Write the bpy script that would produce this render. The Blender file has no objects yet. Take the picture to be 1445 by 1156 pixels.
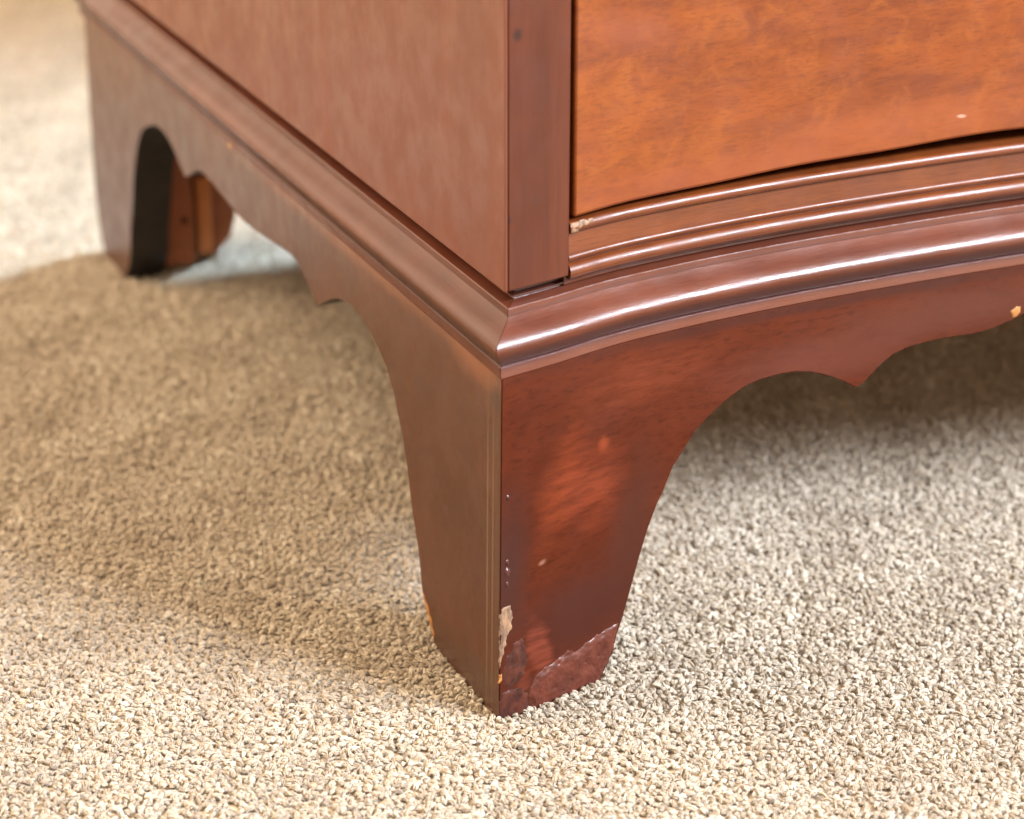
import bpy, bmesh, math, random
import numpy as np
from mathutils import Vector, Matrix, noise as mnoise

rng = np.random.default_rng(7)
random.seed(7)
scene = bpy.context.scene
COL = scene.collection
R_ = math.radians

# ------------------------------------------------------------------ camera
PITCH = R_(22.3156)
YAW = R_(21.6088)      # the camera looks along +Y turned towards +X
cam_data = bpy.data.cameras.new("camera")
cam = bpy.data.objects.new("camera", cam_data)
COL.objects.link(cam)
cam.location = (-0.26771, -0.63661, 0.39387)
fwd = Vector((0.36413057, 0.85042981, -0.37970787)).normalized()
side_v = fwd.cross(Vector((0, 0, 1))).normalized()
up_v = side_v.cross(fwd).normalized()
cam.matrix_world = Matrix(((side_v.x, up_v.x, -fwd.x, cam.location.x),
                           (side_v.y, up_v.y, -fwd.y, cam.location.y),
                           (side_v.z, up_v.z, -fwd.z, cam.location.z),
                           (0, 0, 0, 1)))
cam_data.sensor_width = 36.0
cam_data.lens = 83.46
cam_data.clip_start = 0.02
cam_data.clip_end = 60
cam_data.dof.use_dof = True
cam_data.dof.focus_distance = 0.785
cam_data.dof.aperture_fstop = 9.5
scene.camera = cam

# ------------------------------------------------------------------ world and lamps
world = bpy.data.worlds.new("World")
scene.world = world
world.use_nodes = True
bg = world.node_tree.nodes["Background"]
bg.inputs["Color"].default_value = (1.0, 0.79, 0.565, 1)
bg.inputs["Strength"].default_value = 1.26


def area(name, loc, target, sx, sy, energy, color, spread=180):
    d = bpy.data.lights.new(name, 'AREA')
    d.shape = 'RECTANGLE'
    d.size = sx
    d.size_y = sy
    d.energy = energy
    d.color = color
    d.spread = R_(spread)
    o = bpy.data.objects.new(name, d)
    COL.objects.link(o)
    o.location = loc
    o.rotation_euler = (Vector(target) - Vector(loc)).to_track_quat('-Z', 'Y').to_euler()
    return o


# daylight from the window in front and to the right
area("window_light", (1.44, -1.36, 1.36), (0.12, 0.0, 0.05), 1.10, 0.46, 178, (0.78, 0.87, 1.0))
# daylight reaching the carpet behind the chest
area("rear_window_light", (1.50, 1.42, 1.72), (0.10, 0.57, 0.0), 0.26, 0.26, 5.6, (0.55, 0.78, 1.0), 25)
# warm lamp of the room, high on the left
area("room_lamp", (-1.45, 0.95, 1.60), (0.0, 0.15, 0.0), 1.5, 1.5, 76, (1.0, 0.79, 0.57))

scene.view_settings.view_transform = 'Standard'
scene.view_settings.look = 'None'
scene.view_settings.exposure = 0.80
scene.view_settings.gamma = 1.0


# ------------------------------------------------------------------ node helpers
class NT:
    def __init__(self, name):
        self.mat = bpy.data.materials.new(name)
        self.mat.use_nodes = True
        self.t = self.mat.node_tree
        self.bsdf = self.t.nodes["Principled BSDF"]

    def n(self, kind, **kw):
        nd = self.t.nodes.new(kind)
        for k, v in kw.items():
            setattr(nd, k, v)
        return nd

    def link(self, a, b):
        self.t.links.new(a, b)

    def setin(self, nd, key, v):
        if hasattr(v, "is_output") or hasattr(v, "links"):
            self.link(v, nd.inputs[key])
        else:
            nd.inputs[key].default_value = v

    def pos(self):
        if not hasattr(self, "_pos"):
            self._pos = self.n("ShaderNodeTexCoord").outputs["Object"]
        return self._pos

    def mapping(self, scale=(1, 1, 1), loc=(0, 0, 0), rot=(0, 0, 0), vec=None):
        m = self.n("ShaderNodeMapping")
        m.inputs["Scale"].default_value = scale
        m.inputs["Location"].default_value = loc
        m.inputs["Rotation"].default_value = rot
        self.link(vec or self.pos(), m.inputs["Vector"])
        return m.outputs[0]

    def noise(self, vec, scale, detail=4, rough=0.55, dist=0.0):
        nd = self.n("ShaderNodeTexNoise")
        self.link(vec, nd.inputs["Vector"])
        nd.inputs["Scale"].default_value = scale
        nd.inputs["Detail"].default_value = detail
        nd.inputs["Roughness"].default_value = rough
        nd.inputs["Distortion"].default_value = dist
        return nd.outputs["Fac"]

    def ramp(self, fac, lo, hi, to0=0.0, to1=1.0):
        nd = self.n("ShaderNodeMapRange", interpolation_type='SMOOTHSTEP')
        self.link(fac, nd.inputs["Value"])
        nd.inputs["From Min"].default_value = lo
        nd.inputs["From Max"].default_value = hi
        nd.inputs["To Min"].default_value = to0
        nd.inputs["To Max"].default_value = to1
        return nd.outputs["Result"]

    def math(self, op, a, b=0.0):
        nd = self.n("ShaderNodeMath", operation=op)
        self.setin(nd, 0, a)
        self.setin(nd, 1, b)
        return nd.outputs[0]

    def mix(self, fac, a, b, blend='MIX'):
        nd = self.n("ShaderNodeMix", data_type='RGBA', blend_type=blend)
        self.setin(nd, 0, fac)
        for idx, v in ((6, a), (7, b)):
            if hasattr(v, "is_output"):
                self.link(v, nd.inputs[idx])
            else:
                nd.inputs[idx].default_value = (*v, 1)
        return nd.outputs[2]

    def blob(self, center, radii, soft=0.6, warp=0.35, rot=0.0, wscale=120):
        """An uneven patch round a point of the surface: 1 inside, 0 outside."""
        m = self.n("ShaderNodeMapping", vector_type='TEXTURE')
        m.inputs["Location"].default_value = center
        m.inputs["Rotation"].default_value = (0, rot, 0)
        m.inputs["Scale"].default_value = radii
        self.link(self.pos(), m.inputs["Vector"])
        ln = self.n("ShaderNodeVectorMath", operation='LENGTH')
        self.link(m.outputs[0], ln.inputs[0])
        nz = self.noise(self.mapping(scale=(0.45, 0.45, 2.0), rot=(0, 0.2, 0)), wscale, 5, 0.65)
        d = self.math('ADD', ln.outputs["Value"], self.math('MULTIPLY', self.math('SUBTRACT', nz, 0.5), warp * 2))
        return self.ramp(d, 1.0 - soft, 1.0 + soft * 0.5, 1.0, 0.0)

    def bump(self, h, strength, dist=0.001):
        b = self.n("ShaderNodeBump")
        b.inputs["Strength"].default_value = strength
        b.inputs["Distance"].default_value = dist
        self.link(h, b.inputs["Height"])
        self.link(b.outputs[0], self.bsdf.inputs["Normal"])

    def fin(self, color=None, rough=None, coat=0.0, coat_rough=0.1, spec=0.5):
        if color is not None:
            self.setin(self.bsdf, "Base Color", color if hasattr(color, "is_output") else (*color, 1))
        if rough is not None:
            self.setin(self.bsdf, "Roughness", rough)
        self.bsdf.inputs["Coat Weight"].default_value = coat
        self.bsdf.inputs["Coat Roughness"].default_value = coat_rough
        self.bsdf.inputs["Specular IOR Level"].default_value = spec
        return self.mat


def wood(name, dark, mid, light, grain=(6, 6, 120), scale=1.0, rough=0.34, coat=0.35, coat_rough=0.16,
         patches=(), specks=True, mottle=0.5, streak=0.5, spec=0.45, mscale=38, bumpk=0.10):
    """Polished mahogany: long grain, soft mottling, optional stains or painted shade (colour, centre, radii, softness, warp, rot, amount)."""
    t = NT(name)
    gv = t.mapping(scale=grain)
    g1 = t.noise(gv, 1.0 * scale, 6, 0.6, 0.4)
    fine = t.noise(t.mapping(scale=tuple(g * 11 for g in grain)), 1.0 * scale, 3, 0.65)
    mo = t.noise(t.pos(), mscale * scale, 5, 0.65, 0.5)
    brush = t.ramp(t.noise(t.mapping(scale=(70, 70, 420), rot=(0, 0.22, 0)), 1.0, 4, 0.65), 0.30, 0.66, 0.30, 1.0)
    c = t.mix(t.ramp(g1, 0.30, 0.70), dark, mid)
    c = t.mix(t.math('MULTIPLY', t.ramp(mo, 0.42, 0.72), mottle), c, light)
    c = t.mix(t.math('MULTIPLY', t.ramp(fine, 0.48, 0.70), streak * 0.75), c, tuple(x * 0.55 for x in dark))
    for col, ce, ra, so, wa, ro, am in patches:
        f = t.math('MULTIPLY', t.blob(ce, ra, so, wa, ro), abs(am))
        c = t.mix(t.math('MULTIPLY', f, brush) if am < 0 else f, c, col)
    if specks:
        sp = t.n("ShaderNodeTexVoronoi")
        sp.inputs["Scale"].default_value = 75
        t.link(t.pos(), sp.inputs["Vector"])
        pick = t.n("ShaderNodeSeparateColor")
        t.link(sp.outputs["Color"], pick.inputs[0])
        dot = t.math('MULTIPLY', t.ramp(sp.outputs["Distance"], 0.03, 0.055, 1, 0), t.math('GREATER_THAN', pick.outputs[0], 0.965))
        c = t.mix(t.math('MULTIPLY', dot, 0.6), c, (0.30, 0.19, 0.12))
        nick = t.math('MULTIPLY', t.ramp(sp.outputs["Distance"], 0.03, 0.08, 1, 0), t.math('LESS_THAN', pick.outputs[1], 0.045))
        c = t.mix(t.math('MULTIPLY', nick, 0.6), c, (0.03, 0.012, 0.008))
    rn = t.noise(t.pos(), 70, 4, 0.6)
    rr = t.ramp(rn, 0.3, 0.7, rough * 0.82, rough * 1.2)
    t.bump(t.math('ADD', t.math('MULTIPLY', fine, 0.5), t.math('MULTIPLY', mo, 0.6)), bumpk, 0.0006)
    return t.fin(c, rr, coat, coat_rough, spec)


M = {}
M['side_panel'] = wood('side_panel_wood', (0.0764, 0.0169, 0.0061), (0.0909, 0.0210, 0.0076), (0.1033, 0.0246, 0.0090),
                       grain=(95, 95, 3.0), rough=0.44, coat=0.06, coat_rough=0.27, mottle=0.30, streak=0.5, spec=0.36)
M['stile'] = wood('stile_wood', (0.0399, 0.0087, 0.0029), (0.0527, 0.0119, 0.0040), (0.0637, 0.0149, 0.0050), grain=(70, 30, 5),
                  rough=0.44, coat=0.0, coat_rough=0.25, mottle=0.4, streak=0.3, spec=0.18,
                  patches=[((0.0124, 0.0050, 0.0037), (0.0095, 0.004, 0.2277), (0.0017, 0.01, 0.0024), 0.7, 0.3, 0, 0.8),
                           ((0.0186, 0.0074, 0.0050), (0.0062, 0.004, 0.170), (0.0014, 0.01, 0.0014), 0.7, 0.3, 0, 0.7),
                           ((0.0310, 0.0124, 0.0074), (0.017, 0.006, 0.174), (0.0016, 0.01, 0.0018), 0.8, 0.3, 0, 0.6)])
M['drawer'] = wood('drawer_veneer', (0.0772, 0.0149, 0.0018), (0.1236, 0.0260, 0.0026), (0.1420, 0.0340, 0.0033), grain=(22, 22, 110),
                   rough=0.38, coat=0.0, coat_rough=0.20, mottle=0.8, streak=0.5, specks=False, spec=0.24, mscale=75,
                   patches=[((0.3720, 0.2604, 0.1984), (0.1876, 0.03, 0.1768), (0.0021, 0.02, 0.0007), 0.6, 0.3, 0.1, 0.7),
                            ((0.1178, 0.0279, 0.0099), (0.055, 0.02, 0.222), (0.022, 0.05, 0.006), 0.9, 0.6, 0.2, 0.55),
                            ((0.1488, 0.0360, 0.0099), (0.16, 0.02, 0.177), (0.08, 0.05, 0.010), 0.9, 0.6, 0.0, 0.55),
                            ((0.1364, 0.0310, 0.0087), (0.09, 0.02, 0.170), (0.08, 0.05, 0.006), 0.9, 0.6, 0.0, 0.6)])
M['rail'] = wood('rail_wood', (0.0599, 0.0133, 0.0028), (0.0899, 0.0210, 0.0041), (0.1198, 0.0308, 0.0052), grain=(10, 10, 160),
                 rough=0.38, coat=0.0, coat_rough=0.17, mottle=0.4, spec=0.30, bumpk=0.3)
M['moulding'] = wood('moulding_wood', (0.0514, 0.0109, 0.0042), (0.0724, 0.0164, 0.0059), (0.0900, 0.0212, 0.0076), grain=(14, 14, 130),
                     rough=0.38, coat=0.0, coat_rough=0.20, mottle=0.4, streak=0.3, spec=0.48, bumpk=0.34,
                     patches=[((0.088, 0.024, 0.011), (0.3, 0, 0.1222), (2.0, 0.3, 0.0026), 0.4, 0.2, 0, 0.6), ((0.030, 0.008, 0.007), (0.3, 0, 0.1262), (2.0, 0.3, 0.0032), 0.6, 0.15, 0, 0.85), ((0.05, 0.014, 0.010), (0.3, 0, 0.1388), (2.0, 0.3, 0.0006), 0.6, 0.1, 0, 0.7),  # dark bands: shade painted on the bead's underside and in the quirk
                              ((0.040, 0.012, 0.008), (0.3, 0, 0.1446), (2.0, 0.3, 0.0036), 0.6, 0.1, 0, 0.85)])  # shade of the top recess, painted into the colour
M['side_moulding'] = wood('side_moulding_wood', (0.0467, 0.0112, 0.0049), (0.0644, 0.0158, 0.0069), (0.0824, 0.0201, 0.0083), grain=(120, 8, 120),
                          rough=0.36, coat=0.0, coat_rough=0.18, spec=0.35, mottle=0.45, streak=0.3,
                          patches=[((0.035, 0.009, 0.005), (0, 0.25, 0.1264), (0.03, 2.0, 0.0034), 0.6, 0.15, 0, 0.9), ((0.05, 0.018, 0.012), (0, 0.25, 0.1388), (0.03, 2.0, 0.0006), 0.6, 0.1, 0, 0.7),  # shade painted dark below the bead and along the quirk
                                   ((0.05, 0.014, 0.008), (0, 0.25, 0.1446), (0.03, 2.0, 0.0036), 0.6, 0.1, 0, 0.8)])  # painted shade again, in the recess under the panel
M['front_apron'] = wood('front_apron_wood', (0.0344, 0.0063, 0.0022), (0.0471, 0.0088, 0.0029), (0.0574, 0.0105, 0.0030), grain=(20, 20, 75),
                        rough=0.40, coat=0.0, coat_rough=0.2, mottle=0.55, streak=0.7, spec=0.09,
                        patches=[((0.2040, 0.0367, 0.0122), (0.0262, 0.008, 0.076), (0.0085, 0.05, 0.019), 1.0, 0.5, 0.28, -0.30),
                                 ((0.1632, 0.0306, 0.0122), (0.040, 0.012, 0.072), (0.012, 0.05, 0.016), 0.9, 0.6, 0.2, -0.36),
                                 ((0.1428, 0.0306, 0.0122), (0.060, 0.018, 0.106), (0.030, 0.05, 0.012), 0.9, 0.4, 0, -0.3),
                                 ((0.1632, 0.0306, 0.0102), (0.043, 0.012, 0.0868), (0.0024, 0.05, 0.0028), 0.9, 0.3, 0, 0.5),
                                 ((0.0326, 0.0095, 0.0054), (0.055, 0.015, 0.047), (0.010, 0.05, 0.036), 0.9, 0.25, 0.16, 0.9),
                                 ((0.0286, 0.0082, 0.0054), (0.034, 0.010, 0.028), (0.027, 0.05, 0.017), 0.8, 0.3, 0, 0.9),
                                 ((0.0272, 0.0095, 0.0068), (0.0045, 0.002, 0.052), (0.0085, 0.05, 0.032), 0.9, 0.3, 0.05, 0.9),
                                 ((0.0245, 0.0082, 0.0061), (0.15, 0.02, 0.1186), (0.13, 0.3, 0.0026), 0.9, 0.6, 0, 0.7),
                                 ((0.0680, 0.0204, 0.0129), (0.135, 0.02, 0.098), (0.045, 0.05, 0.010), 0.9, 0.4, 0, 0.55),
                                 ((0.0578, 0.0190, 0.0116), (0.19, 0.03, 0.108), (0.06, 0.05, 0.009), 0.9, 0.4, 0, 0.6),
                                 ((0.1496, 0.0680, 0.0422), (0.0175, 0.005, 0.0515), (0.0016, 0.02, 0.0009), 0.8, 0.5, -0.3, 0.7),
                                 ((0.0272, 0.0095, 0.0068), (0.004, 0.001, 0.006), (0.03, 0.05, 0.006), 0.9, 0.4, 0, 0.6),
                                 ((0.085, 0.019, 0.010), (0.0165, 0.004, 0.020), (0.0050, 0.05, 0.0115), 0.5, 0.8, -0.25, -1.0),
                                 ((0.075, 0.017, 0.009), (0.0105, 0.003, 0.010), (0.0030, 0.05, 0.0040), 0.6, 0.8, 0.3, -0.9)])
M['side_apron'] = wood('side_apron_wood', (0.0378, 0.0102, 0.0035), (0.0509, 0.0142, 0.0048), (0.0596, 0.0181, 0.0066), grain=(30, 14, 26),
                       rough=0.40, coat=0.20, coat_rough=0.22, mottle=0.45, streak=0.3,
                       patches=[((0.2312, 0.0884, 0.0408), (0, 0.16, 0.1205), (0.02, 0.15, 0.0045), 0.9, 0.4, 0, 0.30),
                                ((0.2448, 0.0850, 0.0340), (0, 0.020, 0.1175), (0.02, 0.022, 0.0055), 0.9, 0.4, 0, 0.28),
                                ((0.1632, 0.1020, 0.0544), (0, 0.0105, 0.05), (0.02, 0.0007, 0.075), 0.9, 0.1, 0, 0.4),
                                ((0.0408, 0.0204, 0.0116), (0, 0.0086, 0.05), (0.02, 0.0008, 0.075), 0.9, 0.1, 0, 0.6),
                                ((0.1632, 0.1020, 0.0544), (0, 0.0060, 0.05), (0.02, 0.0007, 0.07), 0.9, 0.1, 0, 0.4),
                                ((0.0510, 0.0238, 0.0129), (0, 0.003, 0.06), (0.02, 0.0018, 0.08), 0.9, 0.1, 0, 0.6),
                                ((0.0306, 0.0150, 0.0095), (0, 0.004, 0.112), (0.02, 0.0045, 0.0045), 0.8, 0.4, 0, 0.75),
                                ((0.0374, 0.0204, 0.0129), (0, 0.03, 0.003), (0.02, 0.04, 0.010), 0.9, 0.4, 0, 0.55),
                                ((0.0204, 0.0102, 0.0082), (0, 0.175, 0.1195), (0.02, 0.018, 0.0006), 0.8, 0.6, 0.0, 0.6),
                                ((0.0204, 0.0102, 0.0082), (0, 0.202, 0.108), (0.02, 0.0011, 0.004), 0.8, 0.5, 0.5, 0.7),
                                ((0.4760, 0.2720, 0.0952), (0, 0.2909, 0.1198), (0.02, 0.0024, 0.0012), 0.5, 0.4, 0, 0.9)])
M['inner_wood'] = wood('unfinished_wood', (0.1523, 0.0381, 0.0061), (0.2056, 0.0533, 0.0077), (0.2362, 0.0648, 0.0099), grain=(20, 20, 60),
                       rough=0.6, coat=0.0, mottle=0.5, specks=False)
M['edge_wood'] = wood('sawn_edge_wood', (0.0050, 0.0025, 0.0013), (0.0069, 0.0034, 0.0016), (0.0088, 0.0041, 0.0019), grain=(40, 40, 40),
                      rough=0.6, coat=0.0, mottle=0.5, specks=False)
M['block_wood'] = wood('glue_block_wood', (0.3120, 0.1020, 0.0210), (0.3600, 0.1200, 0.0252), (0.3840, 0.1320, 0.0300), grain=(60, 60, 8),
                       rough=0.6, coat=0.0, mottle=0.3, specks=False)

M['raw_wood'] = wood('raw_pine', (0.48, 0.25, 0.13), (0.60, 0.33, 0.17), (0.64, 0.36, 0.19), grain=(10, 60, 60), rough=0.7, coat=0.0, specks=False)


def bare(name, a, b):
    t = NT(name)
    nz = t.noise(t.mapping(scale=(500, 500, 160)), 1.0, 5, 0.65)
    t.bump(nz, 0.5, 0.0006)
    return t.fin(t.mix(t.ramp(nz, 0.35, 0.65), a, b), 0.6, 0.0, 0.2, 0.3)


M['bare_pale'] = bare('bare_wood_pale', (0.0798, 0.0454, 0.0308), (0.1814, 0.1016, 0.0526))
M['bare_orange'] = bare('bare_wood_orange', (0.1814, 0.0685, 0.0141), (0.2419, 0.1048, 0.0262))


def filler(name, a, b, rough=0.25):
    t = NT(name)
    nz = t.noise(t.pos(), 170, 5, 0.6)
    n2 = t.noise(t.pos(), 420, 4, 0.6)
    vo = t.n("ShaderNodeTexVoronoi")
    vo.inputs["Scale"].default_value = 240
    t.link(t.pos(), vo.inputs["Vector"])
    pit = t.ramp(vo.outputs["Distance"], 0.05, 0.22)
    h = t.math('ADD', t.math('MULTIPLY', nz, 1.0), t.math('ADD', t.math('MULTIPLY', n2, 0.3), t.math('MULTIPLY', pit, 0.25)))
    t.bump(h, 0.55, 0.0012)
    return t.fin(t.mix(t.ramp(nz, 0.38, 0.62), a, b), rough, 0.0, 0.1, 0.28)


M['filler_red'] = filler('filler_red_brown', (0.0450, 0.0111, 0.0068), (0.0643, 0.0163, 0.0094), 0.36)
M['filler_brush'] = filler('filler_brush_red', (0.0630, 0.0156, 0.0096), (0.0882, 0.0222, 0.0121), 0.42)
M['filler_gloss'] = filler('filler_gloss_purple', (0.0280, 0.0084, 0.0077), (0.0455, 0.0140, 0.0119), 0.2)
M['filler_dark'] = filler('filler_dark_brown', (0.026, 0.0085, 0.0065), (0.050, 0.0145, 0.0095), 0.22)
t = NT('recess_black'); M['recess'] = t.fin((0.012, 0.005, 0.004), 0.7, 0, 0.2, 0.2)


# ------------------------------------------------------------------ mesh helpers
def obj(name, verts, faces, mat, parent=None, smooth=None, bevel=None):
    me = bpy.data.meshes.new(name)
    me.from_pydata([tuple(map(float, v)) for v in verts], [], faces)
    bm = bmesh.new(); bm.from_mesh(me)
    bmesh.ops.recalc_face_normals(bm, faces=bm.faces)
    bm.to_mesh(me); bm.free()
    if mat:
        me.materials.append(mat)
    o = bpy.data.objects.new(name, me)
    COL.objects.link(o)
    if parent:
        o.parent = parent
    if smooth is not None:
        me.polygons.foreach_set("use_smooth", [True] * len(me.polygons))
        me.set_sharp_from_angle(angle=R_(smooth))
    if bevel:
        b = o.modifiers.new("bevel", 'BEVEL')
        b.width = bevel; b.segments = 2; b.limit_method = 'ANGLE'; b.angle_limit = R_(40)
        b.use_clamp_overlap = True
    return o


def box(name, lo, hi, mat, parent, bevel=0.0006):
    (a, b, c), (d, e, f) = lo, hi
    v = [(a, b, c), (d, b, c), (d, e, c), (a, e, c), (a, b, f), (d, b, f), (d, e, f), (a, e, f)]
    fc = [(0, 1, 2, 3), (4, 5, 6, 7), (0, 1, 5, 4), (1, 2, 6, 5), (2, 3, 7, 6), (3, 0, 4, 7)]
    return obj(name, v, fc, mat, parent, None, bevel)


def hermite(xs, ys, x):
    xs = np.asarray(xs, float); ys = np.asarray(ys, float)
    m = np.gradient(ys, xs)
    x = np.clip(np.asarray(x, float), xs[0], xs[-1])
    i = np.clip(np.searchsorted(xs, x) - 1, 0, len(xs) - 2)
    h = xs[i + 1] - xs[i]; s = (x - xs[i]) / h
    return ((2 * s**3 - 3 * s**2 + 1) * ys[i] + (s**3 - 2 * s**2 + s) * h * m[i]
            + (-2 * s**3 + 3 * s**2) * ys[i + 1] + (s**3 - s**2) * h * m[i + 1])


WID, DEP = 0.80, 0.5427
_fx = [0, .0226, .046, .0735, .1, .125, .155, .19, .22, .25, .285, .33, .37, .40]
_fy = [0, .0060, .0132, .0188, .0226, .0252, .0272, .0288, .0293, .0286, .0255, .0180, .0125, .0110]
FX = np.array(_fx + [WID - x for x in _fx[-2::-1]])
FY = np.array(_fy + _fy[-2::-1])


def front_y(x):
    return hermite(FX, FY, x)


def front_n(x):
    e = 1e-4
    d = (front_y(np.asarray(x) + e) - front_y(np.asarray(x) - e)) / (2 * e)
    n = np.stack([d, -np.ones_like(d)], -1)
    return n / np.linalg.norm(n, axis=-1, keepdims=True)


# ------------------------------------------------------------------ scallop outlines (distance along the board, height)
S = 0.857143
side_half = [(0.0, -.0036), (.0575, -.0036), (.0602, .0025), (.0665, .0098), (.0700, .0150), (.0731, .0285), (.0794, .0423), (.0843, .0578),
             (.0881, .0661), (.0927, .0733), (.0967, .0797), (.1034, .0871), (.1084, .0900), (.1148, .0927), (.1206, .0947),
             (.1257, .0962), (.1302, .0975), (.1347, .0982), (.1409, .0984), (.1472, .0979), (.1560, .0961), (.1643, .0931),
             (.1713, .0896), (.1790, .0860), (.1839, .0875), (.1897, .0900), (.1962, .0933), (.2037, .0957), (.2115, .0963),
             (.2223, .0957), (.2383, .0940), (.2574, .0922), (.2714, .0916)]
side_half[1] = (.0560, -.0036); side_half[2] = (.0588, .0005)
sh = np.array(side_half)
mir = sh[::-1].copy(); mir[:, 0] = DEP - mir[:, 0]
side_prof = np.concatenate([sh, mir[1:]])
# the back corner of the rear foot is rounded off
side_prof = side_prof[side_prof[:, 0] < DEP - 0.02]
side_prof = np.concatenate([side_prof, [(.5270, -.0036), (.5300, .0020), (.5340, .0080), (.5378, .0150), (.5400, .0240), (.5416, .0360), (.5425, .0520), (.5427, .0700)]])

front_half = [(0.0, -.0036), (.0425, -.0036), (.0440, .0000), (.0479, .0060), (.0501, .0133), (.0525, .0192), (.0556, .0291), (.0580, .0371), (.0620, .0492),
              (.0659, .0583), (.0682, .0622), (.0720, .0705), (.0779, .0778), (.0817, .0825), (.0895, .0880), (.0948, .0912),
              (.1007, .0938), (.1070, .0951), (.1156, .0956), (.1216, .0953), (.1278, .0940), (.1332, .0922), (.1395, .0893),
              (.1440, .0868), (.1473, .0846), (.1496, .0853), (.1527, .0876), (.1574, .0915), (.1625, .0945), (.1680, .0960),
              (.1727, .0966), (.1781, .0969), (.1829, .0971), (.1887, .0970), (.1948, .0968), (.2000, .0970), (.2056, .0977),
              (.2132, .0996), (.2177, .1012), (.2230, .1030), (.2300, .1045), (.2400, .1052), (.2700, .1040), (.3200, .1000), (.3600, .0975), (.4000, .0965)]
fh = np.array(front_half)
mir = fh[::-1].copy(); mir[:, 0] = WID - mir[:, 0]
front_prof = np.concatenate([fh, mir[1:]])


def densify(p, step=0.0012, n_smooth=1):
    out = []
    for a, b in zip(p[:-1], p[1:]):
        k = max(1, int(np.linalg.norm(b - a) / step))
        for i in range(k):
            out.append(a + (b - a) * i / k)
    out.append(p[-1])
    return np.array(out)


def board(name, prof, ztop, place, thick, mat, parent, mitre0=True, mitre1=False, rows=5, bevel=0.0005, edge=None):
    """A shaped board: lower edge prof (s, z), straight top; place(s, depth, z) puts it in the room."""
    p = densify(prof)
    n = len(p); V, F, EF, BF = [], [], [], []
    fr = []
    for i in range(n):
        fr.append([])
        for r in range(rows):
            z = p[i, 1] + (ztop - p[i, 1]) * r / (rows - 1)
            fr[-1].append(len(V)); V.append(place(p[i, 0], 0.0, z))
    bk = []
    s0, s1 = p[0, 0], p[-1, 0]
    for i in range(n):
        s = p[i, 0]
        if mitre0: s = max(s, s0 + thick * min(1, 1))
        if mitre1: s = min(s, s1 - thick)
        bk.append((len(V), len(V) + 1))
        V.append(place(s, thick, p[i, 1])); V.append(place(s, thick, ztop))
    for i in range(n - 1):
        for r in range(rows - 1):
            F.append((fr[i][r], fr[i + 1][r], fr[i + 1][r + 1], fr[i][r + 1]))
        EF.append(len(F)); F.append((fr[i][0], bk[i][0], bk[i + 1][0], fr[i + 1][0]))
        F.append((fr[i][-1], fr[i + 1][-1], bk[i + 1][1], bk[i][1]))
        BF.append(len(F)); F.append((bk[i][0], bk[i][1], bk[i + 1][1], bk[i + 1][0]))
    for e in (0, n - 1):
        F.append(tuple(fr[e]) + (bk[e][1], bk[e][0]))
    o = obj(name, V, F, mat, parent, 35)
    me = o.data
    if edge:
        me.materials.append(edge)
        for i in EF: me.polygons[i].material_index = 1
        me.materials.append(M['raw_wood'])
        for i in BF: me.polygons[i].material_index = 2
    bm = bmesh.new(); bm.from_mesh(me)
    bmesh.ops.remove_doubles(bm, verts=bm.verts, dist=1e-6)
    bm.to_mesh(me); bm.free()
    me.set_sharp_from_angle(angle=R_(35))
    if bevel:
        b = o.modifiers.new("bevel", 'BEVEL')
        b.width = bevel; b.segments = 2; b.limit_method = 'WEIGHT'
        bm = bmesh.new(); bm.from_mesh(me)
        lay = bm.edges.layers.float.new("bevel_weight_edge")
        for e in bm.edges:
            if len(e.link_faces) == 2 and min(v.co.z for v in e.verts) < ztop - 1e-5 and e.calc_face_angle(0) > R_(50):
                e[lay] = 1.0
        bm.to_mesh(me); bm.free()
    return o


# ------------------------------------------------------------------ the chest of drawers
chest = bpy.data.objects.new("chest_of_drawers", None)
COL.objects.link(chest)
chest['label'] = "reddish brown mahogany chest of drawers on scalloped bracket feet with a chipped corner foot"
chest['category'] = "chest of drawers"

LEAN = 0.0012
ZT = 0.1203     # top of the bracket base


def lean(x, z):
    return LEAN * max(0.0, z) / 0.12 * max(0.0, 1 - max(x, 0) / 0.04)


def place_side(s, d, z):
    return (d + lean(0, z), s, z)


def place_side_far(s, d, z):
    return (WID - d, s, z)


def place_front(s, d, z):
    x = s + lean(s, z)
    return (x, float(front_y(s)) + d, z)


fp = front_prof.copy(); fp[0, 0] = 0.00012; fp[-1, 0] = WID - 0.00012
sp = side_prof.copy(); sp[0, 0] = 0.00012
side_apron = board("side_apron", sp, ZT, place_side, 0.0195, M['side_apron'], chest, edge=M['edge_wood'])
board("side_apron", sp, ZT, place_side_far, 0.0195, M['side_apron'], chest, edge=M['edge_wood'])
front_apron = board("front_apron", fp, ZT, place_front, 0.0195, M['front_apron'], chest, True, True, edge=M['edge_wood'])

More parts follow.
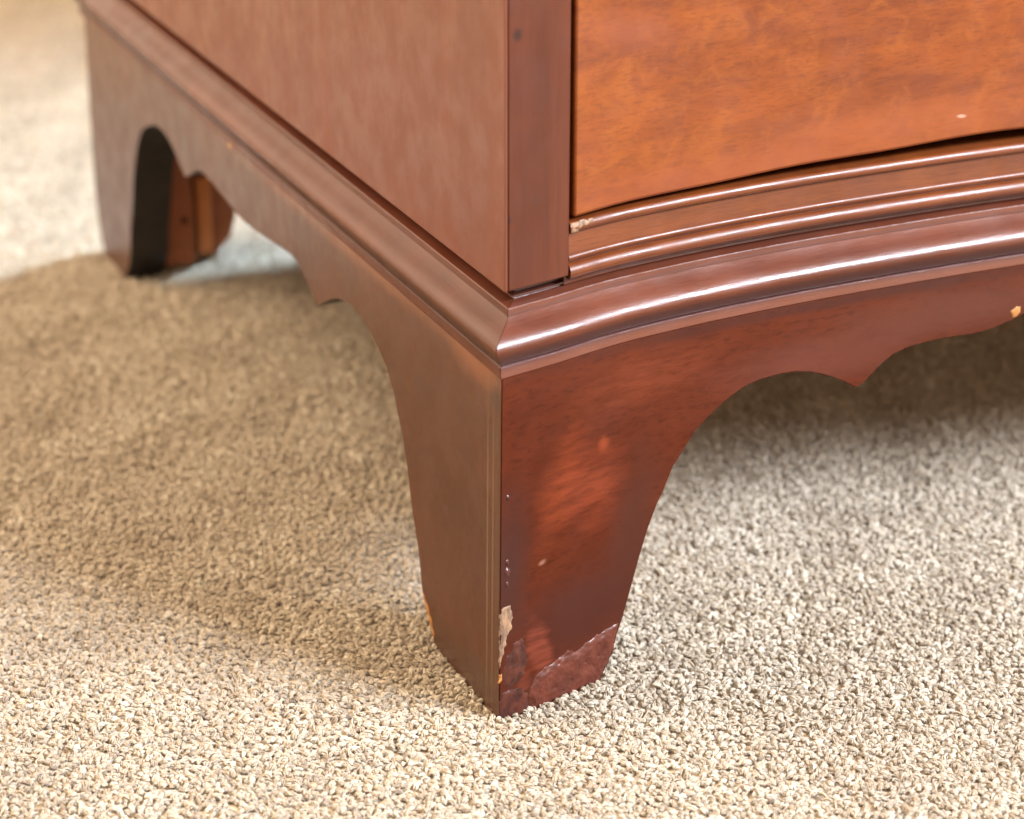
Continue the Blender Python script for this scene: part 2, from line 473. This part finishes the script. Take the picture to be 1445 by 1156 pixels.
# rear apron: two bracket feet joined by a plain rail, set in from the ends
rear_prof = np.array([(0.020, -.0036), (.0500, -.0036), (.0560, .0010), (.0620, .0080), (.0648, .0170), (.0655, .0300), (.0655, .0620), (.0665, .0800), (.075, .0930),
                      (.090, .0960), (.40, .0960)])
mr = rear_prof[::-1].copy(); mr[:, 0] = WID - mr[:, 0]
board("rear_apron", np.concatenate([rear_prof, mr[1:]]), ZT, lambda s, d, z: (s, 0.5240 - d, z), 0.018, M['inner_wood'], chest, False, False)
for sx in (0, 1):
    def X(x): return WID - x if sx else x
    def bx(name, x0, y0, z0, x1, y1, z1, m, bev=0.0008):
        a, b = sorted((X(x0), X(x1)))
        return box(name, (a, y0, z0), (b, y1, z1), m, chest, bev)
    bx("glue_block", .0200, .4860, .0020, .0372, .5055, .1195, M['inner_wood'], 0.0015)
    bx("glue_block", .0412, .4945, .0030, .0492, .5055, .0440, M['block_wood'], 0.0012)
    bx("glue_block", .0200, .0330, .0300, .0420, .0550, .1195, M['inner_wood'], 0.0015)
    sf = bx("edge_facing", .0014, .4685, .0100, .0194, .4690, .0101, M['edge_wood'], 0.0) if False else None

# screw hole in the rear glue block
seg = 14
hv = [(0.0322 + 0.0018 * math.cos(a), 0.48585, 0.0255 + 0.0021 * math.sin(a)) for a in np.linspace(0, 2 * math.pi, seg, endpoint=False)]
hv += [(v[0], 0.4872, v[2]) for v in hv]
obj("screw_hole", hv, [tuple(range(seg)), tuple(range(seg, 2 * seg))] + [(i, (i + 1) % seg, seg + (i + 1) % seg, seg + i) for i in range(seg)], M['recess'], chest)

# ---- base moulding, one profile swept round (out from the bracket face, height)
MP = [(-.0130, .1204), (.0000, .1204), (.0003, .1207), (.0004, .1232), (.0004, .1242), (-.0001, .1246), (-.0010, .1249), (.0003, .1252), (.0010, .1262), (.0017, .1274), (.0024, .1287), (.0030, .1297),
      (.0033, .1306), (.0034, .1314), (.0032, .1322), (.0027, .1330), (.0019, .1338), (.0009, .1345), (-.0003, .1351), (-.0018, .1358), (-.0040, .1370), (-.0053, .1381), (-.0053, .1384), (-.0051, .1385), (-.0051, .1406),
      (-.0054, .1409), (-.0072, .1412), (-.0096, .1418), (-.0100, .1424), (-.0084, .1428), (-.0084, .1432), (-.0105, .1436), (-.0110, .1476), (-.0130, .1476)]


def sweep(name, prof, path, normals, mat, parent, ends=True, smooth=28):
    n, k = len(path), len(prof)
    V, F = [], []
    for p, nm in zip(path, normals):
        for o_, z in prof:
            V.append((p[0] + nm[0] * o_, p[1] + nm[1] * o_, z))
    for i in range(n - 1):
        for j in range(k):
            F.append((i * k + j, i * k + (j + 1) % k, (i + 1) * k + (j + 1) % k, (i + 1) * k + j))
    if ends:
        F.append(tuple(range(k))); F.append(tuple(range((n - 1) * k, n * k)))
    return obj(name, V, F, mat, parent, smooth)


n0 = front_n(np.array([0.0006]))[0]
# mitre direction between the side (normal -X) and the front (normal n0)
mit = np.array([-1.0, (1.0 + n0[0]) / n0[1]])
L0 = LEAN
ys = np.concatenate([[0.0], np.linspace(0.025, DEP + 0.009, 24)])
sm_path = [(L0 - 0.00005 if i == 0 else L0 * max(0, 1), y) for i, y in enumerate(ys)]
sm_nrm = [tuple(mit)] + [(-1.0, 0.0)] * (len(ys) - 1)
# at the mitre step back a hair so that a seam shows
sm_path[0] = (L0, 0.00018)
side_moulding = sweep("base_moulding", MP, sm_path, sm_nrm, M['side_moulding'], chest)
mm = [(WID - p[0] + L0, p[1]) for p in sm_path]
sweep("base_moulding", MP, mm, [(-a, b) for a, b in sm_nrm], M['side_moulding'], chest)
xs = np.concatenate([[0.0], np.linspace(0.018, WID - 0.018, 220), [WID]])
fpth, fnrm = [], []
for i, x in enumerate(xs):
    if i == 0:
        fpth.append((L0 + 0.00008, 0.0)); fnrm.append(tuple(mit))
    elif i == len(xs) - 1:
        fpth.append((WID - 0.00008, 0.0)); fnrm.append((-mit[0], mit[1]))
    else:
        nn = front_n(np.array([x]))[0]
        fpth.append((x + lean(x, .12), float(front_y(x)))); fnrm.append(tuple(nn))
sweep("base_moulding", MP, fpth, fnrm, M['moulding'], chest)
front_moulding = chest.children[-1]

# ---- carcass
INS = 0.0056           # body faces lie this far inside the bracket faces
BT, TOP = 0.1468, 0.86
SX = 0.0298            # width of the corner stile


def front_strip(name, x0, x1, z0, z1, inset, thick, mat, parent, nx=60, nz=6, zlow=None, bevel=0.0009, xoff=0.0):
    V, F = [], []
    xs_ = np.linspace(x0, x1, nx)
    cols = []
    for x in xs_:
        nn = front_n(np.array([x]))[0]; y = float(front_y(x))
        zl = z0 if zlow is None else zlow(x)
        c = []
        for r in range(nz):
            z = zl + (z1 - zl) * r / (nz - 1)
            c.append(len(V)); V.append((x, y + inset, z))
        c2 = [len(V), len(V) + 1]
        V.append((x, y + inset + thick, zl)); V.append((x, y + inset + thick, z1))
        cols.append((c, c2))
    for (a, a2), (b, b2) in zip(cols[:-1], cols[1:]):
        for r in range(nz - 1):
            F.append((a[r], b[r], b[r + 1], a[r + 1]))
        F.append((a[0], a2[0], b2[0], b[0])); F.append((a[-1], b[-1], b2[1], a2[1])); F.append((a2[0], a2[1], b2[1], b2[0]))
    for c, c2 in (cols[0], cols[-1]):
        F.append(tuple(c) + (c2[1], c2[0]))
    return obj(name, V, F, mat, parent, 30, bevel)


XI = INS - 0.0012 + L0 - 0.0008
PE = 0.0011            # the side's veneer runs forward over the stile
def side_panel(mirror):
    y0 = float(front_y(XI)) + 0.0042
    pl = [(XI, y0), (XI + PE - 0.0001, y0), (XI + PE - 0.0001, 0.0206), (XI + 0.018, 0.0206), (XI + 0.018, DEP + 0.003), (XI, DEP + 0.003)]
    if mirror: pl = [(WID - a_, b_) for a_, b_ in pl]
    V = [(a_, b_, z) for z in (BT, TOP) for a_, b_ in pl]
    obj("side_panel", V, [tuple(range(6)), tuple(range(6, 12))] + [(i, (i + 1) % 6, 6 + (i + 1) % 6, 6 + i) for i in range(6)], M['side_panel'], chest, None, 0.0003)


side_panel(False); side_panel(True)
# the stiles show the same polish on their outer side as the panels
def stile_flat(mirror):
    xs_ = np.linspace(XI + PE, SX, 12)
    V, F = [], []
    zz = np.linspace(BT, TOP, 6)
    for x in xs_:
        for z in zz:
            V.append((WID - x if mirror else x, float(front_y(x)) + 0.0040, z))
    nb = len(V)
    for x in xs_:
        for z in (BT, TOP):
            V.append((WID - x if mirror else x, 0.0203, z))
    k = 6
    for i in range(11):
        for r in range(5):
            F.append((i * k + r, (i + 1) * k + r, (i + 1) * k + r + 1, i * k + r + 1))
        F.append((nb + 2 * i, nb + 2 * i + 1, nb + 2 * i + 3, nb + 2 * i + 2))
        F.append((i * k, nb + 2 * i, nb + 2 * i + 2, (i + 1) * k)); F.append((i * k + 5, (i + 1) * k + 5, nb + 2 * i + 3, nb + 2 * i + 1))
    for i in (0, 11):
        F.append(tuple(i * k + r for r in range(6)) + (nb + 2 * i + 1, nb + 2 * i))
    return obj("corner_stile", V, F, M['stile'], chest, 30, 0.0006)


stile_flat(False); stile_flat(True)
box("bottom_board", (0.022, 0.056, 0.1215), (WID - 0.022, 0.50, 0.1285), M['raw_wood'], chest, 0)
box("back_board", (0.020, DEP - 0.022, 0.1215), (WID - 0.020, DEP - 0.008, TOP), M['inner_wood'], chest, 0)
# black sheet added as painted shade behind the drawer fronts
front_strip("shade_sheet", SX - 0.004, WID - SX + 0.004, 0.1215, TOP, 0.028, 0.008, M['recess'], chest, 60, 2, None, 0)

# drawer rail with a bead along its top edge and a larger one along its foot
def arc(cz, co, r, a0, a1, n_):
    return [(co + r * math.cos(a), cz + r * math.sin(a)) for a in np.linspace(R_(a0), R_(a1), n_)]


RP = [(-.0250, .1420), (-.0090, .1420), (-.0086, .1424), (-.0086, .1452)] + arc(.1476, -.0058, .0025, -85, 85, 15) + [(-.0060, .1503),
      (-.0050, .1513), (-.0046, .1519), (-.0046, .1526), (-.0051, .1531), (-.0056, .1533), (-.0056, .1602)] + arc(.1623, -.0055, .0019, -80, 88, 13) + [(-.0250, .1643)]
xr = np.linspace(SX + 0.0004, WID - SX - 0.0004, 200)
rail = sweep("drawer_rail", RP, [(x, float(front_y(x))) for x in xr], [(0.0, -1.0)] * len(xr), M['rail'], chest, True, 50)
# chip knocked out of the rail's end
mdrawers = [(0.1650, 0.3730), (0.398, 0.590), (0.615, 0.790)]


def low1(x):
    # the bottom edge of the lowest drawer runs a little out of true
    return 0.1653 + 0.0038 * min(1.0, max(0.0, (x - 0.035) / 0.17)) - 0.0004 * math.sin(x * 90) * 0.5


for i, (z0, z1) in enumerate(mdrawers):
    dr = front_strip("drawer", SX + 0.0020, WID - SX - 0.0020, z0, z1, 0.0046, 0.018, M['drawer'], chest, 90, 5, low1 if i == 0 else None, 0.0012)
    if i:
        sweep("drawer_rail", [(o_, z + z0 - 0.1656) for o_, z in RP[-16:]] + [(-.025, z0 - .013)], [(x, float(front_y(x))) for x in xr], [(0.0, -1.0)] * len(xr), M['rail'], chest)
tp = [(-0.012, -0.012 + float(front_y(0)))] + [(x, float(front_y(x)) - 0.012) for x in np.linspace(0.0, WID, 60)] + [(WID + 0.012, -0.012), (WID + 0.012, DEP + 0.01), (-0.012, DEP + 0.01)]
k = len(tp)
obj("top_board", [(a, b, TOP) for a, b in tp] + [(a, b, TOP + 0.02) for a, b in tp],
    [tuple(range(k)), tuple(range(k, 2 * k))] + [(i, (i + 1) % k, k + (i + 1) % k, k + i) for i in range(k)], M['side_panel'], chest)


# ------------------------------------------------------------------ repairs and chips (sub-parts)
def inside(poly, x, z):
    c = False; j = len(poly) - 1
    for i in range(len(poly)):
        xi, zi = poly[i]; xj, zj = poly[j]
        if (zi > z) != (zj > z) and x < (xj - xi) * (z - zi) / (zj - zi) + xi:
            c = not c
        j = i
    return c


def dist_poly(poly, x, z):
    d = 1e9
    for i in range(len(poly)):
        a = np.array(poly[i]); b = np.array(poly[(i + 1) % len(poly)]); p = np.array((x, z))
        t_ = np.clip(np.dot(p - a, b - a) / max(1e-12, np.dot(b - a, b - a)), 0, 1)
        d = min(d, np.linalg.norm(a + t_ * (b - a) - p))
    return d


def patch(name, poly, height, edge, place, mat, parent, step=0.0007, rough=0.3, seed=0.0, freq=260, ragged=0.0008):
    """A lump smeared on a surface: thick inside the outline, feathering into the wood at its rim."""
    xs_ = [p[0] for p in poly]; zs_ = [p[1] for p in poly]
    nx = int((max(xs_) - min(xs_) + .003) / step) + 2; nz = int((max(zs_) - min(zs_) + .003) / step) + 2
    V, idx, F = [], {}, []
    for i in range(nx):
        for j in range(nz):
            x = min(xs_) - .0015 + i * step; z = min(zs_) - .0015 + j * step
            d = dist_poly(poly, x, z) * (1 if inside(poly, x, z) else -1)
            d += ragged * mnoise.noise(Vector((x * 500 + seed, z * 500, seed)))
            if d < -step * 1.2: continue
            h = height * min(1.0, max(-0.4, d / edge)) if d < edge else height
            h *= 1 + rough * mnoise.noise(Vector((x * freq + seed, z * freq, 3.1)))
            h += rough * height * 0.5 * mnoise.noise(Vector((x * freq * 3 + seed, z * freq * 3, 1.7)))
            if d <= 0: h = -0.0002
            idx[i, j] = len(V); V.append(place(x, z, h))
    for i in range(nx - 1):
        for j in range(nz - 1):
            q = [(i, j), (i + 1, j), (i + 1, j + 1), (i, j + 1)]
            if all(a in idx for a in q):
                F.append(tuple(idx[a] for a in q))
    return obj(name, V, F, mat, parent, 60)


def on_front(x, z, h):
    return (x + lean(x, z), float(front_y(x)) - h, z)


def on_side(y, z, h):
    return (lean(0, z) - h, y, z)


red = [(.0125, -.0030), (.0125, .0060), (.0150, .0105), (.0185, .0120), (.0245, .0135), (.0290, .0150), (.0330, .0135), (.0365, .0150), (.0440, .0170), (.0505, .0180),
       (.0496, .0133), (.0476, .0062), (.0437, .0000), (.0420, -.0030)]
patch("filler_patch", red, 0.00070, 0.0024, on_front, M['filler_red'], front_apron, 0.0005, 0.5, 5.0)
dark = [(.0022, .0112), (.0016, .0160), (.0026, .0205), (.0048, .0240), (.0070, .0262), (.0092, .0262), (.0108, .0240), (.0116, .0205), (.0114, .0160), (.0100, .0122), (.0072, .0100), (.0042, .0098)]
patch("filler_patch", dark, 0.0009, 0.0042, on_front, M['filler_dark'], front_apron, 0.0004, 0.30, 2.0, 180, 0.0012)
low = [(.0006, -.0030), (.0006, .0085), (.0050, .0090), (.0100, .0075), (.0122, .0040), (.0122, -.0030)]
patch("filler_patch", low, 0.00035, 0.0014, on_front, M['filler_dark'], front_apron, 0.0005, 0.6, 4.0)
pale = [(.0003, .0180), (.0003, .0396), (.0020, .0404), (.0046, .0400), (.0056, .0372), (.0048, .0345), (.0050, .0318), (.0034, .0292), (.0030, .0262), (.0018, .0235), (.0010, .0195)]
patch("bare_wood_chip", pale, 0.00026, 0.0009, on_front, M['bare_pale'], front_apron, 0.00035, 0.6, 1.0, 400)
patch("bare_wood_chip", [(.0002, .0128), (.0002, .0158), (.0014, .0158), (.0016, .0132)], 0.0002, 0.0005, on_front, M['bare_orange'], front_apron, 0.00035, 0.3, 9.0)
# little glossy beads of varnish on the corner
for zc, r in ((.0560, .0009), (.0525, .0013), (.0790, .0008), (.0480, .0007)):
    pl = [(.0030 + r * math.cos(a), zc + 1.4 * r * math.sin(a)) for a in np.linspace(0, 2 * math.pi, 10, endpoint=False)]
    patch("varnish_drip", pl, 0.0006, 0.0008, on_front, M['filler_gloss'], front_apron, 0.0003, 0.2, zc * 1000, 100, 0.0002)
# splintered edge of the side bracket
sl = [(.0588, .0005), (.0602, .0025), (.0665, .0098), (.0697, .0146), (.0672, .0135), (.0660, .0118), (.0640, .0110), (.0630, .0085), (.0605, .0070), (.0600, .0045), (.0580, .0030)]
patch("bare_wood_chip", sl, 0.00018, 0.0003, on_side, M['bare_orange'], side_apron, 0.00035, 0.3, 6.0, 300, 0.0003)
# chip on the bottom edge of the front apron, far right
patch("bare_wood_chip", [(.2130, .1010), (.2122, .1032), (.2140, .1050), (.2160, .1046), (.2162, .1024), (.2150, .1010)], 0.00025, 0.0005, on_front, M['bare_orange'], front_apron, 0.0004, 0.3, 7.0)


def on_rail(x, z, h):
    return (x, float(front_y(x)) + 0.0038 - h, z)


patch("bare_wood_chip", [(.0306, .1614), (.0306, .1638), (.0330, .1639), (.0375, .1640), (.0395, .1634), (.0370, .1622), (.0330, .1612)], 0.0002, 0.0006, on_rail, M['bare_pale'], rail, 0.0004, 0.6, 11.0, 500)

# ------------------------------------------------------------------ the carpet
t = NT('carpet_backing')
v1 = t.n("ShaderNodeTexVoronoi"); v1.inputs["Scale"].default_value = 380
t.link(t.pos(), v1.inputs["Vector"])
big = t.noise(t.pos(), 22, 4, 0.6)
cc = t.mix(t.ramp(big, 0.3, 0.7), (0.40, 0.35, 0.29), (0.50, 0.45, 0.38))
cc = t.mix(t.ramp(v1.outputs["Distance"], 0.1, 0.75), cc, (0.16, 0.13, 0.10))
t.bump(v1.outputs["Distance"], -1.0, 0.003)
carpet_far = t.fin(cc, 0.95, 0, 0.2, 0.1)
t = NT('carpet_backing_dark')
carpet_under = t.fin(t.mix(t.ramp(t.noise(t.pos(), 300, 3), 0.3, 0.7), (0.42, 0.35, 0.27), (0.56, 0.48, 0.38)), 0.95, 0, 0.2, 0.05)

X0, X1, Y0, Y1 = -0.42, 0.86, -0.34, 1.34    # where single tufts are built
bm = bmesh.new()
ring_o = [(-5, -5), (6, -5), (6, 6), (-5, 6)]
ring_i = [(X0, Y0), (X1, Y0), (X1, Y1), (X0, Y1)]
vo = [bm.verts.new((a, b, -0.0012)) for a, b in ring_o]
vi = [bm.verts.new((a, b, -0.0012)) for a, b in ring_i]
vl = [bm.verts.new((a, b, -0.0022)) for a, b in ring_i]
for i in range(4):
    bm.faces.new((vo[i], vo[(i + 1) % 4], vi[(i + 1) % 4], vi[i])).material_index = 0
    bm.faces.new((vi[i], vi[(i + 1) % 4], vl[(i + 1) % 4], vl[i])).material_index = 1
bm.faces.new(vl).material_index = 1
bmesh.ops.recalc_face_normals(bm, faces=bm.faces)
me = bpy.data.meshes.new("carpet"); bm.to_mesh(me); bm.free()
me.materials.append(carpet_far); me.materials.append(carpet_under)
carpet = bpy.data.objects.new("carpet", me); COL.objects.link(carpet)
carpet['kind'] = 'structure'
carpet['label'] = "beige and grey flecked looped carpet under the chest"

# tuft material: each tuft takes its shade from the point it stands on
t = NT('carpet_yarn')
at = t.n("ShaderNodeAttribute", attribute_type='INSTANCER', attribute_name="shade")
at2 = t.n("ShaderNodeAttribute", attribute_type='INSTANCER', attribute_name="tone")
cr = t.n("ShaderNodeValToRGB")
els = cr.color_ramp.elements
els[0].position = 0.0; els[0].color = (0.30, 0.23, 0.17, 1)
els[1].position = 1.0; els[1].color = (0.86, 0.80, 0.69, 1)
for p_, c_ in ((0.10, (0.44, 0.355, 0.275)), (0.30, (0.59, 0.50, 0.395)), (0.62, (0.68, 0.59, 0.475)), (0.85, (0.76, 0.68, 0.565))):
    e = els.new(p_); e.color = (*c_, 1)
t.link(at.outputs["Fac"], cr.inputs[0])
c = t.mix(t.math('MULTIPLY', at2.outputs["Fac"], 0.40), cr.outputs[0], (0.68, 0.56, 0.40))
fib = t.noise(t.mapping(scale=(900, 900, 2600)), 1.0, 3, 0.6)
c = t.mix(t.math('MULTIPLY', t.ramp(fib, 0.35, 0.7), 0.22), c, (0.40, 0.33, 0.26))
t.bump(fib, 0.6, 0.0004)
yarn = t.fin(c, 0.95, 0, 0.2, 0.08)
tr = t.n("ShaderNodeBsdfTranslucent"); t.link(c, tr.inputs["Color"])
mx = t.n("ShaderNodeMixShader"); mx.inputs[0].default_value = 0.50
t.link(t.bsdf.outputs[0], mx.inputs[1]); t.link(tr.outputs[0], mx.inputs[2])
t.link(mx.outputs[0], t.t.nodes["Material Output"].inputs["Surface"])
t.bsdf.inputs["Sheen Weight"].default_value = 0.15
t.bsdf.inputs["Sheen Roughness"].default_value = 0.6

# six twisted nubs of yarn, linked to no scene collection: geometry nodes scatter them
protos = bpy.data.collections.new("yarn_nubs")
for q in range(7):
    bm = bmesh.new()
    L = random.uniform(0.35, 0.75)
    tw = random.choice((-1, 1)) * random.uniform(2.2, 3.4)
    kx, ky = random.uniform(-.25, .25), random.uniform(-.25, .25)

    def spine(u):
        a = math.pi * (0.02 + 0.96 * u)
        return Vector((-math.cos(a) * L * 0.9 + kx * math.sin(5 * u), ky * math.sin(3.1 * u), math.sin(a) * 0.75 - 0.25))

    for f_ in range(17):
        ph = random.uniform(0, 2 * math.pi)
        rr_ = math.sqrt(random.uniform(0.12, 1.0)) * (1.0 if f_ < 15 else 1.3)
        fr_ = random.uniform(.17, .25)
        prev = None
        wv = random.uniform(0, 6)
        for i in range(7):
            u = i / 6
            p = spine(u); d = (spine(min(1, u + .05)) - spine(max(0, u - .05))).normalized()
            s_ = d.cross(Vector((0, 1, 0.15))).normalized(); u_ = s_.cross(d)
            env = 0.62 + 0.38 * math.sin(math.pi * u)
            c_ = p + (s_ * math.cos(ph + tw * u) + u_ * math.sin(ph + tw * u)) * (rr_ * 0.86 * env + 0.10 * math.sin(wv + 7 * u))
            ring = [bm.verts.new(c_ + (s_ * math.cos(w) + u_ * math.sin(w)) * fr_) for w in (0.0, 2.094, 4.189)]
            if prev:
                for k_ in range(3):
                    bm.faces.new((prev[k_], prev[(k_ + 1) % 3], ring[(k_ + 1) % 3], ring[k_]))
            prev = ring
    bmesh.ops.recalc_face_normals(bm, faces=bm.faces)
    me = bpy.data.meshes.new("yarn_nub"); bm.to_mesh(me); bm.free()
    me.polygons.foreach_set("use_smooth", [True] * len(me.polygons))
    me.materials.append(yarn)
    protos.objects.link(bpy.data.objects.new("yarn_nub", me))

SP = 0.00184
gx, gy = np.meshgrid(np.arange(X0, X1, SP), np.arange(Y0, Y1, SP))
P = np.stack([gx.ravel(), gy.ravel()], 1)
P[:, 0] += (np.floor((P[:, 1] - Y0) / SP + .5) % 2) * SP * 0.5
P += rng.uniform(-0.55, 0.55, P.shape) * SP
# cut away what the camera could not see even a step aside, and what the feet stand on
keep = np.ones(len(P), bool)
rel = P - np.array([cam.location.x, cam.location.y])
fw2 = np.array([fwd.x, fwd.y]); fw2 /= np.linalg.norm(fw2); sd2 = np.array([side_v.x, side_v.y])
dep = rel @ fw2; lat = rel @ sd2
keep &= (np.abs(lat) < 0.16 + 0.25 * np.maximum(dep, 0)) & (dep > 0.36)


def sdf_rect(p, x0, y0, x1, y1):
    return (p[:, 0] > x0) & (p[:, 0] < x1) & (p[:, 1] > y0) & (p[:, 1] < y1)


m_ = 0.0004
yfx = front_y(P[:, 0])
keep &= ~((P[:, 0] > -m_) & (P[:, 0] < 0.0195) & (P[:, 1] > yfx - m_) & (P[:, 1] < .059))
keep &= ~((P[:, 0] > -m_) & (P[:, 0] < .0445) & (P[:, 1] > yfx - m_) & (P[:, 1] < yfx + .0195))
keep &= ~sdf_rect(P, -m_, .4835, .0195, .528)
keep &= ~sdf_rect(P, .0195, .506, .052, .5245)
P = P[keep]
n = len(P)


def field(freq, oct_, seed):
    out = np.zeros(n); amp = 1.0
    r2 = np.random.default_rng(seed)
    for o_ in range(oct_):
        for _ in range(6):
            a = r2.uniform(0, 2 * math.pi); ph = r2.uniform(0, 2 * math.pi); f_ = freq * 2**o_ * r2.uniform(.7, 1.4)
            out += amp * np.sin((P[:, 0] * math.cos(a) + P[:, 1] * math.sin(a)) * f_ + ph) / 6
        amp *= 0.7
    return out


clump = field(520, 2, 3); broad = field(90, 3, 5)
shade = np.clip(0.55 + 0.20 * rng.standard_normal(n) + 0.14 * clump + 0.22 * broad, 0, 1)
tone = np.clip(0.35 + 0.35 * rng.standard_normal(n) + 0.2 * field(260, 2, 9), 0, 1)
hgt = -0.0014 + 0.00028 * rng.standard_normal(n) + 0.0004 * clump + 0.0004 * broad
dx = np.maximum(np.maximum(-P[:, 0], P[:, 0] - .045), 0); dy = np.maximum(np.maximum(front_y(P[:, 0]) - P[:, 1], P[:, 1] - .058), 0)
press = np.clip(1 - np.hypot(dx, dy) / .007, 0, 1)
hgt -= 0.0003 * press
me = bpy.data.meshes.new("carpet_tufts")
me.vertices.add(n)
me.vertices.foreach_set("co", np.stack([P[:, 0], P[:, 1], hgt], 1).ravel().astype(np.float32))


def attr(name, kind, arr, key):
    a = me.attributes.new(name, kind, 'POINT'); a.data.foreach_set(key, np.ascontiguousarray(arr, dtype=np.float32).ravel())


attr("shade", 'FLOAT', shade, "value"); attr("tone", 'FLOAT', tone, "value")
rot = np.stack([rng.normal(0, .38, n) + .25 * field(55, 2, 21), rng.normal(0, .38, n) + .25 * field(55, 2, 22), rng.uniform(0, 6.283, n)], 1)
attr("turn", 'FLOAT_VECTOR', rot, "vector")
sz = 0.00110 * rng.uniform(.75, 1.2, n)
attr("size", 'FLOAT_VECTOR', np.stack([sz * rng.uniform(.9, 1.2, n), sz, sz * rng.uniform(.60, .85, n)], 1), "vector")
pk = me.attributes.new("pick", 'INT', 'POINT'); pk.data.foreach_set("value", rng.integers(0, 7, n).astype(np.int32))
tufts = bpy.data.objects.new("carpet_tufts", me); COL.objects.link(tufts)
tufts['kind'] = 'stuff'
tufts['label'] = "short twisted beige and grey yarn loops of the carpet pile"

ng = bpy.data.node_groups.new("tuft_scatter", 'GeometryNodeTree')
ng.interface.new_socket("Geometry", in_out='INPUT', socket_type='NodeSocketGeometry')
ng.interface.new_socket("Geometry", in_out='OUTPUT', socket_type='NodeSocketGeometry')
gi = ng.nodes.new("NodeGroupInput"); go = ng.nodes.new("NodeGroupOutput")
ci = ng.nodes.new("GeometryNodeCollectionInfo")
ci.inputs["Collection"].default_value = protos
ci.inputs["Separate Children"].default_value = True
ci.inputs["Reset Children"].default_value = True
ip = ng.nodes.new("GeometryNodeInstanceOnPoints")
ip.inputs["Pick Instance"].default_value = True


def named(name, kind):
    a = ng.nodes.new("GeometryNodeInputNamedAttribute"); a.data_type = kind; a.inputs["Name"].default_value = name
    return a.outputs["Attribute"]


ng.links.new(gi.outputs[0], ip.inputs["Points"]); ng.links.new(ci.outputs[0], ip.inputs["Instance"])
ng.links.new(named("pick", 'INT'), ip.inputs["Instance Index"])
e2r = ng.nodes.new("FunctionNodeEulerToRotation")
ng.links.new(named("turn", 'FLOAT_VECTOR'), e2r.inputs[0]); ng.links.new(e2r.outputs[0], ip.inputs["Rotation"])
ng.links.new(named("size", 'FLOAT_VECTOR'), ip.inputs["Scale"])
ng.links.new(ip.outputs[0], go.inputs[0])
md = tufts.modifiers.new("tufts", 'NODES'); md.node_group = ng
print("tufts", n)
